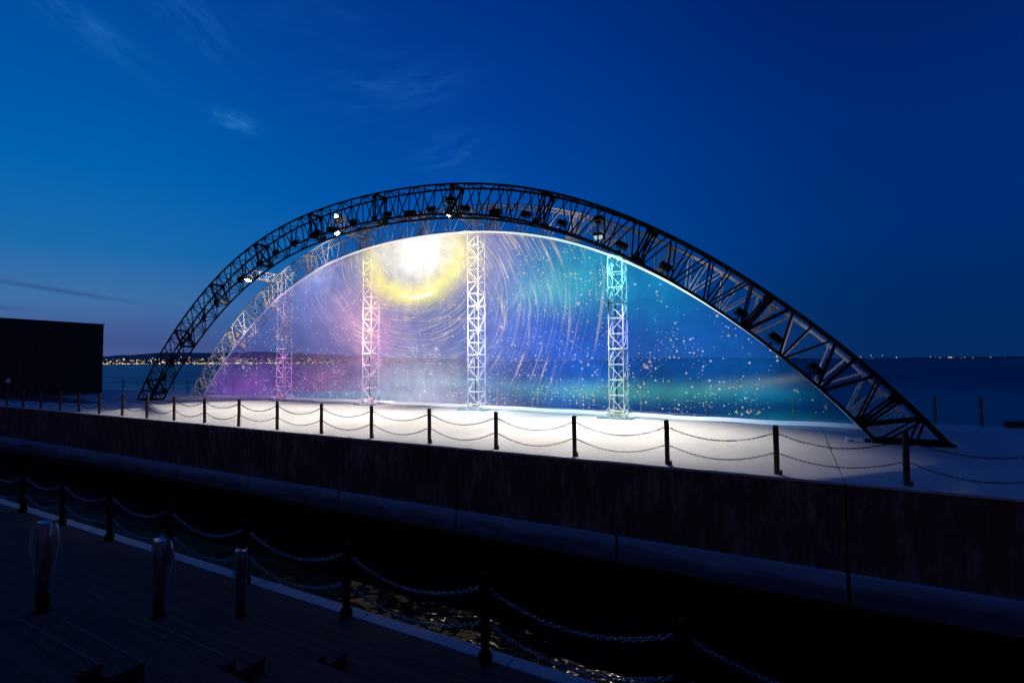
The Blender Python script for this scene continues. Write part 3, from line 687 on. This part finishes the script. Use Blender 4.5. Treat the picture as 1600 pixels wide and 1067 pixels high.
for i, fu in enumerate(FU):
    ph = math.asin((fu - U0) / (RO - DEP)); u_, z_ = arch_pt(ph, True, .40)
    j = FU.index(fu)
    lab = f'black floodlight clamped inside the black arch, {ORD[i]} counted from its left foot' if i < 11 else f'black floodlight clamped inside the black arch, {ORD[len(FU) - 1 - i]} counted from its right foot'
    root = empty('floodlight', (u_, 19.55, z_), lab, 'floodlight', 'floodlights along the black arch')
    Mr = Matrix.Translation((u_, 19.55, z_ - .06)) @ Matrix.Rotation(ph, 4, 'Y') @ Matrix.Scale(.82, 4)
    link('yoke', F_YOKE, root, Mr)
    Mh = Mr @ Matrix.Rotation(R(180 + random.uniform(-12, 12)), 4, 'Z') @ Matrix.Rotation(R(random.uniform(15, 40)), 4, 'X')
    link('head', F_HEAD, root, Mh); link('glass', F_GLASS, root, Mh)
for fu, nm in ((-21.8, 'black projector box in the black arch beside the glaring lens'), (-16.4, 'small black projector box just left of the top of the black arch'), (-11.6, 'black projector box in the black arch right of its top')):
    ph = math.asin((fu - U0) / (RO - DEP)); u_, z_ = arch_pt(ph, True, .12)
    projector(u_, 19.6, z_, R(180), nm, False, (.19, .26, .13), pitch_=R(-12))

# ------------------------------------------------------------------ posts and chains
def post_mesh(r, h, m, n=14):
    b = MB(); b.lathe([(r * 1.0, 0), (r, h - .05), (r * .96, h - .02), (r * .75, h - .002), (r * .3, h + .008)], n); return b.mesh('post', m, smooth=False)
def lug_mesh(m):
    b = MB(); b.box(.058, .11, -.025, .025, .0, .03); b.box(.09, .105, -.02, .02, .03, .12); b.tube([(.075, -.02, .06), (.075, .02, .06)], .03, 8); return b.mesh('foot_lug', m)
def ring_mesh(m, r):
    b = MB(); b.tube([(-r - .045, 0, 0), (r + .045, 0, 0)], .011, 6); return b.mesh('chain_eye', m)
def chain_mesh(span, sag, m, link_l=.052, lw=.017, wire=.0055, seg=8, n=4, dz=0.0):
    """links hung on a sagging line from (0,0,0) to (span,0,dz)"""
    P = lambda t: Vector((span * t, 0, dz * t - sag * 4 * t * (1 - t)))
    N = 200; L = [0]
    for i in range(N): L.append(L[-1] + (P((i + 1) / N) - P(i / N)).length)
    nl = int(L[-1] / (link_l * .74)); b = MB(); i = 0
    for k in range(nl):
        s_ = (k + .5) * L[-1] / nl
        while i < N - 1 and L[i + 1] < s_: i += 1
        t = (i + (s_ - L[i]) / (L[i + 1] - L[i])) / N; p = P(t); tg = (P(min(1, t + .01)) - P(max(0, t - .01))).normalized()
        side = Vector((0, 1, 0)) if k % 2 else tg.cross(Vector((0, 1, 0)))
        side = (side + tg.cross(side) * random.uniform(-.25, .25)).normalized()
        pts = []
        for a in range(seg):
            an = 2 * math.pi * a / seg; c_, s2 = math.cos(an), math.sin(an)
            pts.append(p + tg * ((link_l / 2 - lw) * (1 if c_ > .01 else -1 if c_ < -.01 else 0) + lw * c_) + side * lw * s2)
        b.tube(pts, wire, n, closed=True)
    return b.mesh('chain', m)
LUG = lug_mesh(M_RUST)
def fence(name, pts, z, m, label, r=.06, h=1.1, spans=None, chainm=None, cm=M_CHAIN_D, lugs=True, sag=.27):
    root = empty(name, (pts[0][0], pts[0][1], z), label, 'chain fence')
    pm = post_mesh(r, h, m); em = ring_mesh(m, r); cache = {}
    for i, (u, v) in enumerate(pts):
        Mp = Matrix.Translation((u, v, z)) @ Matrix.Rotation(R(random.gauss(0, .45)), 4, 'X') @ Matrix.Rotation(R(random.gauss(0, .4)), 4, 'Y'); po = link('post', pm, root, Mp); [link('chain_eye', em, po, Mp @ Matrix.Translation((0, 0, zz))) for zz in (.46, .90)]
        if lugs: link('foot_lug', LUG, po, Mp @ Matrix.Rotation(R(-12), 4, 'Z'))
    for i, ((u, v), (u2, v2)) in enumerate(zip(pts, pts[1:])):
        if spans is not None and i not in spans: continue
        L_ = math.hypot(u2 - u, v2 - v) - 2 * r - .08; key = round(L_, 1)
        if key not in cache: cache[key] = (L_, chainm(L_, sag * (L_ / 2.4) ** 2 if L_ < 2.4 else sag, cm))
        L0, me = cache[key]; an = math.atan2(v2 - v, u2 - u); o0 = r + .04
        for zz in (.46, .90):
            link('chain', me, root, Matrix.Translation((u + math.cos(an) * o0, v + math.sin(an) * o0, z + zz)) @ Matrix.Rotation(an, 4, 'Z') @ Matrix.Diagonal((L_ / L0, 1, random.uniform(.9, 1.1), 1)))
    return root
fpx = [(1417, 752), (1214, 737), (1043, 723), (898, 711), (775, 700), (671, 692), (580.5, 684), (502, 677), (433, 671), (373, 665), (319.5, 660), (272, 655), (229.5, 651), (191, 647), (155, 643), (123, 640), (94, 638)]
FP = [(wpos(x, y, 13.2)[0], 13.2) for x, y in fpx][::-1]
FP = [(FP[0][0] - 2.49 * i, 13.2) for i in range(7, 0, -1)] + FP + [(FP[-1][0] + 2.49 * i, 13.2) for i in range(1, 8)]
fence('chain_fence', FP, .002, M_RUST, 'dark brown posts with two drooping chains along the near edge of the pier', chainm=lambda L_, s_, m: chain_mesh(L_, s_, m, .06, .017, .0065, 6, 3))
bx = [90, 140, 192, 232, 271, 293, 312, 338, 364.5, 395, 427, 460, 494, 534, 578, 622, 669, 722, 777, 840, 907, 1001, 1103, 1239, 1340, 1459, 1531]
BPp = [(wpos(x, 600, 25.95)[0], 25.95) for x in bx] + [(9.8, 25.95), (12.3, 25.95)]
BSP = [i for i in range(len(BPp) - 1) if not (bx[min(i, len(bx) - 1)] >= 1239)]
fence('chain_fence', BPp, .002, mat('grey_brown_steel', (.15, .12, .11), .6, 0, .3, 9), 'thin posts with chains along the sea side of the pier behind the screen', spans=BSP, chainm=lambda L_, s_, m: chain_mesh(L_, s_, m, .07, .02, .009, 6, 3), cm=M_CHAIN, lugs=False)

# ------------------------------------------------------------------ near quay: terraces, planks, coping, fence
QZ = -1.21
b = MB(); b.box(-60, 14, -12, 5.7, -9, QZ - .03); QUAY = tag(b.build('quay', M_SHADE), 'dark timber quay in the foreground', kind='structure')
def planks(parent, u0, u1, v0, v1, z, wdt=.145, th=.03, ln=4.1):
    n = max(1, round((v1 - v0) / wdt)); wdt = (v1 - v0) / n; key = {}
    for i in range(n):
        a = u0 - random.random() * 3
        while a < u1:
            L_ = ln; x0, x1 = max(a, u0), min(a + L_, u1)
            if x1 - x0 > .2:
                k = round(x1 - x0, 2)
                if k not in key:
                    q = MB(); q.box(0, k - .004, .002, wdt - .002, -th, 0); key[k] = q.mesh('plank', M_TIMBER)
                link('plank', key[k], parent, Matrix.Translation((x0, v0 + i * wdt, z + random.uniform(-.002, .002))))
            a += L_
planks(QUAY, -26, 6, 4.15, 5.69, QZ)  # starts short of the riser; bare black strip imitates contact shadow
TE = [(4.12, -.76), (3.04, -.31), (1.95, .14)]
for i, (ve, z) in enumerate(TE):
    vn = TE[i + 1][0] if i < 2 else -12
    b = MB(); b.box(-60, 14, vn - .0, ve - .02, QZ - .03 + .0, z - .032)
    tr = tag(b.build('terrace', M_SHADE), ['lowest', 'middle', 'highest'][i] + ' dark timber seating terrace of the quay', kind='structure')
    planks(tr, -26, 4, max(vn + .03, .9), ve, z)  # gap left behind shows black base, imitating contact shadow under the next riser
    b = MB(); b.box(-26, 6, ve - .02, ve, z - .45 + .002, z - .032); b.build('riser', M_TIMBER, tr)
for (ve, z, ur, nm) in ((4.12, -.76, -5.03, 'nearest the water'), (3.04, -.31, -5.14, 'in the middle'), (1.95, .14, -5.35, 'nearest the camera')):
    root = empty('timber_stair', ((ur - 7.05) / 2, ve + .34, z - .45), 'two dark timber steps set against the terrace ' + nm, 'steps', 'steps on the terraces')
    for k, (a, c, zt_) in enumerate(((ve + .34, ve + .68, z - .30), (ve + .003, ve + .338, z - .15))):
        b = MB(); b.box(-7.0, ur, a, c - .002, z - .449, zt_ - .03); origin_build(b, 'step_block', M_SHADE, ((ur - 7) / 2, a, z - .45), root)
        a2 = a + .035  # tread shortened so a black strip imitates the contact shadow
        for q in range(2):
            a = a2; wd = (c - a) / 2; b = MB(); b.box(-7.0, ur + .01, a + q * wd + .003, a + (q + 1) * wd - .003 + (.01 if q else 0), zt_ - .029, zt_); origin_build(b, 'plank', M_TIMBER, ((ur - 7) / 2, a, zt_), root, bevel=.004)
        b = MB(); b.box(-7.0, ur + .01, c - .030, c - .008, zt_ + .0005, zt_ + .004); origin_build(b, 'nosing', M_NOSE, ((ur - 7) / 2, c, zt_), root)
u = -58.0
while u < 13:
    b = MB(); b.box(u + .004, u + 2.486, 5.70, 5.93, QZ - .55, QZ + .015); b.build('coping_stone', M_COPING, QUAY, bevel=.012); u += 2.49
QP = [(wpos(x, y, 5.67)[0], 5.67) for x, y in ((36, 788), (97, 808), (171, 835), (264, 870), (383, 906), (541, 960), (758, 1032), (1068, 1130))]
QP = [(QP[0][0] - 2.45 * i, 5.67) for i in range(5, 0, -1)] + QP + [(QP[-1][0] + 2.45 * i, 5.67) for i in range(1, 4)]
nf = fence('chain_fence', QP, QZ, M_BLACK, 'near row of black posts with bluish steel chains along the dark quay edge', r=.052, chainm=lambda L_, s_, m: chain_mesh(L_, s_, m, .07, .021, .0078, 10, 5), cm=M_CHAIN, lugs=False, sag=.27)
b = MB(); b.lathe([(.055, 0), (.085, .02), (.095, .06), (.085, .11), (.056, .14)], 14); COLLAR = b.mesh('foot_collar', M_BLACK, smooth=True)
for ch in list(nf.children):
    if ch.name.startswith('post'): link('foot_collar', COLLAR, ch, W[ch.name])

# wrapped steel bollards
def film_mat():
    m = bpy.data.materials.new('clear_plastic_film'); m.use_nodes = True; t = NT(m.node_tree); t.n.remove(t.n['Principled BSDF'])
    geo = t.n.new('ShaderNodeNewGeometry'); bn = t.n.new('ShaderNodeBump'); bn.inputs['Strength'].default_value = .9; bn.inputs['Distance'].default_value = .03
    t.l.new(t.noise(t.v('MULTIPLY', geo.outputs['Position'], (1, 1, .35)), 22, 4, .6, 1.2), bn.inputs['Height'])
    gl = t.n.new('ShaderNodeBsdfGlossy'); gl.inputs['Roughness'].default_value = .18; gl.inputs['Color'].default_value = (.8, .85, .9, 1); t.l.new(bn.outputs[0], gl.inputs['Normal'])
    tl = t.n.new('ShaderNodeBsdfDiffuse'); tl.inputs['Color'].default_value = (.7, .75, .8, 1)
    tr = t.n.new('ShaderNodeBsdfTransparent'); tr.inputs[0].default_value = (.85, .88, .92, 1)
    m1 = t.n.new('ShaderNodeMixShader'); m1.inputs[0].default_value = .35; t.l.new(gl.outputs[0], m1.inputs[1]); t.l.new(tl.outputs[0], m1.inputs[2])
    lw = t.n.new('ShaderNodeLayerWeight'); lw.inputs[0].default_value = .35; t.l.new(bn.outputs[0], lw.inputs['Normal'])
    m2 = t.n.new('ShaderNodeMixShader'); t.l.new(t.m('MULTIPLY_ADD', lw.outputs['Facing'], 1.0, .02, clamp=True), m2.inputs[0]); t.l.new(tr.outputs[0], m2.inputs[1]); t.l.new(m1.outputs[0], m2.inputs[2])
    t.l.new(m2.outputs[0], t.n['Material Output'].inputs[0]); return m
M_FILM = film_mat()
def bollard(px_, py_, z, h, label, fl, fr, tail):
    u, v = gpos(px_, py_, z); X = px_
    root = empty('steel_bollard', (u, v, z), label, 'bollard', 'steel bollards wrapped in plastic film')
    b = MB(); b.lathe([(.068, 0), (.068, h - .01), (.062, h)], 24, (u, v, z)); origin_build(b, 'tube', M_STEEL, (u, v, z), root, smooth=True)
    b = MB(); b.lathe([(.1, .001), (.1, .012), (.07, .013)], 20, (u, v, z)); origin_build(b, 'foot_plate', M_BLACK, (u, v, z), root)
    n = 40; rows = 22; vs = []; rnd = random.Random(int(X * 100))
    phs = [rnd.uniform(0, 6) for _ in range(4)]
    for j in range(rows + 1):
        f = j / rows; zz = z + h + .02 - f * h * .78
        ww = math.sin(min(1, f * 1.25 + .12) * math.pi) ** .7 if f < .55 else max(.22, math.sin(min(1, .55 * 1.25 + .12) * math.pi) ** .7 * (1 - (f - .55) * 1.6))
        for i in range(n):
            a = 2 * math.pi * i / n; ca = math.cos(a - TH)          # ca>0 : right side as seen by the camera
            side = (fr if ca > 0 else fl) * abs(ca) ** 1.5
            rr = .075 + side * ww + .008 * math.sin(a * 7 + phs[0] + f * 6) + .006 * math.sin(a * 13 + f * 20 + phs[1])
            zj = zz + (.02 * math.sin(a * 3 + phs[2]) if j == 0 else 0) - (tail * max(0, ca) ** 6 if j == rows else 0)
            vs.append((u + rr * math.cos(a), v + rr * math.sin(a) * (1 if side < .02 else .8), zj))
    fs = [(j * n + i, j * n + (i + 1) % n, (j + 1) * n + (i + 1) % n, (j + 1) * n + i) for j in range(rows) for i in range(n)]
    fs.append(tuple(range(n)))
    b = MB(); b.addf(vs, fs); origin_build(b, 'plastic_film', M_FILM, (u, v, z), root, smooth=True)
bollard(66, 953, -.31, 1.02, 'steel bollard wrapped in loose plastic, leftmost and largest of three', .10, .115, .05)
bollard(248, 962, -.76, .99, 'steel bollard with plastic film ballooning on its right side, between two others', .03, .13, .18)
bollard(376, 964, QZ, .98, 'steel bollard in tight plastic film, rightmost of three and nearest the chain posts', .05, .01, .0)

# shallow stones at the foot of the quay, lit by a small warm lamp under the edge
M_STONE = mat('wet_weedy_stone', (.035, .030, .010), .8, 0, .6, 3.5, .5, 18, .1)
b = MB()
for i in range(34):
    px_ = random.uniform(550, 750); py_ = random.uniform(903, 958) + (px_ - 556) * .22
    Zc = (2.6 + 3.28) * 800 / (py_ - 565.5); X = (px_ - 800) / 800 * Zc; u, v, _ = cw(X, Zc, 0); s0 = random.uniform(.10, .30)
    rn = random.Random(i); vs = []; fs = []; v = max(v, 6.15 + s0); yaw = rn.uniform(0, 3)
    for a in range(5):
        for c in range(9):
            ph, th_ = math.pi * (a + .5) / 5, 2 * math.pi * c / 9; k = s0 * rn.uniform(.7, 1.2)
            vs.append((u + k * math.sin(ph) * math.cos(th_ + yaw) * 1.5, v + k * math.sin(ph) * math.sin(th_ + yaw), WZ - s0 * .16 + k * math.cos(ph) * .22))
    for a in range(4):
        for c in range(9): fs.append((a * 9 + c, (a + 1) * 9 + c, (a + 1) * 9 + (c + 1) % 9, a * 9 + (c + 1) % 9))
    fs += [tuple(range(9)), tuple(reversed(range(36, 45)))]
    b.addf(vs, fs)
tag(b.build('shore_stones', M_STONE), 'wet weedy stones awash at the foot of the quay between two black posts', 'stones', kind='stuff')
root = empty('under_edge_lamp', (-4.6, 5.88, QZ - .75), 'small warm lamp under the quay edge above the lit stones', 'lamp')
Ml = Matrix.Translation((-4.6, 6.0, QZ - .75)); b = MB(); b.box(-.12, .12, -.08, .0, -.05, .05); link('housing', b.mesh('housing', M_BLACK), root, Ml)
b = MB(); b.box(-.1, .1, .0, .012, -.035, .035); link('lens', b.mesh('lens', emit('warm_lens', (1, .7, .35), 2)), root, Ml)
spot('projection_fill', (-11.6, 20.42, 9.6), (-11.6, 26, .3), 3600, (.7, .9, 1), 84, .8, .012)  # added spot brightening the back posts, standing for projection through the gauze
spot('warm_beam', (-4.6, 6.02, QZ - .75), (-4.3, 7.0, WZ), .07, (1, .72, .38), 120, .8, .08)

u_, v_ = gpos(1358, 690, 0)
b = MB(); b.box(-.5, .28, -.5, .45, .002, .03)
for q in ((-.1, .1), (.05, -.1), (.15, .25), (-.3, -.3)): b.tube([(q[0], q[1], .03), (q[0], q[1], .08)], .028, 6)
b.box(-.62, -.52, -.45, .1, .002, .12)
tag(b.build('steel_plate', M_WHITE, M=Matrix.Identity(4)), 'pale bolted steel plate on the deck beside the right foot of the black arch', 'steel plate')
bpy.data.objects['steel_plate'].location = (u_, v_, 0)
# ------------------------------------------------------------------ black building and things left on the pier
root = empty('black_building', (-53.9, 22.4, 0), 'windowless black box building at the left end of the pier', 'building')
A = Vector((-54.0, 22.6, 0)); Bv = Vector((-52.4, 14.0, 0)); dn = (A - Bv).normalized(); nn = Vector((dn.y, -dn.x, 0))  # face seen by the camera
if nn.x < 0: nn = -nn
LB = (A - Bv).length
Mb = Matrix((dn, -nn, Vector((0, 0, 1)))).transposed().to_4x4(); Mb.translation = Bv
b = MB(); b.box(0, LB, .03, 14, 0, 6.05); link('wall', b.mesh('wall', M_SHADE), root, Mb)
b = MB(); b.box(-.05, LB + .05, -.05, 14.05, 6.051, 6.15); link('roof_edge', b.mesh('roof_edge', M_BLACK), root, Mb)
n = 7
for i in range(n):
    for k in range(3):
        b = MB(); b.box(i * LB / n + .012, (i + 1) * LB / n - .012, -.02, .029, k * 2.0 + .03, (k + 1) * 2.0 + .01); link('cladding_panel', b.mesh('cladding_panel', M_SHADE), root, Mb)
M_TARP = mat('black_tarpaulin', (.012, .012, .014), .6, 0, .4, 3, .6, 8)
b = MB(); rn = random.Random(3); NX, NY = 30, 10
for j in range(NY + 1):
    for i in range(NX + 1):
        fx_, fy = i / NX, j / NY; uu_ = -50.5 + 10.2 * fx_; vv = 15.2 + 2.6 * fy + .25 * math.sin(fx_ * 9)
        hh = .34 * math.sin(math.pi * fx_) ** .6 * math.sin(math.pi * fy) ** .7 * (.75 + .25 * math.sin(fx_ * 23 + fy * 5)) * (1.5 - fx_)
        b.v.append((uu_, 15.2 + 1.3 + (vv - 16.5) * (1 - fx_ * .7), .004 + hh))
for j in range(NY):
    for i in range(NX): b.f.append((j * (NX + 1) + i, j * (NX + 1) + i + 1, (j + 1) * (NX + 1) + i + 1, (j + 1) * (NX + 1) + i)); b.mi.append(0)
tag(origin_build(b, 'tarpaulin', M_TARP, (-46, 16.5, 0), smooth=True), 'low heap under black tarpaulin on the deck before the black building', 'tarpaulin')
u_, _z = wpos(11.5, 630, 14.3)
root = empty('deck_light', (u_, 14.3, 0), 'thin post with a small pale head at the far left of the pier', 'light post')
b = MB(); b.tube([(u_, 14.3, 0), (u_, 14.3, 1.35)], .045, 8); origin_build(b, 'post', M_RUST, (u_, 14.3, 0), root)
b = MB(); b.box(u_ - .14, u_ + .14, 14.2, 14.4, 1.351, 1.62); origin_build(b, 'head', M_GALV, (u_, 14.3, 1.4), root, bevel=.03)
b = MB(); b.box(7.0, 16.0, 25.9, 26.25, .001, .22); tag(origin_build(b, 'low_wall', M_RUST, (7, 26, 0), bevel=.02), 'low dark red kerb at the far right edge of the pier', 'kerb')
print('objects', len(bpy.data.objects))
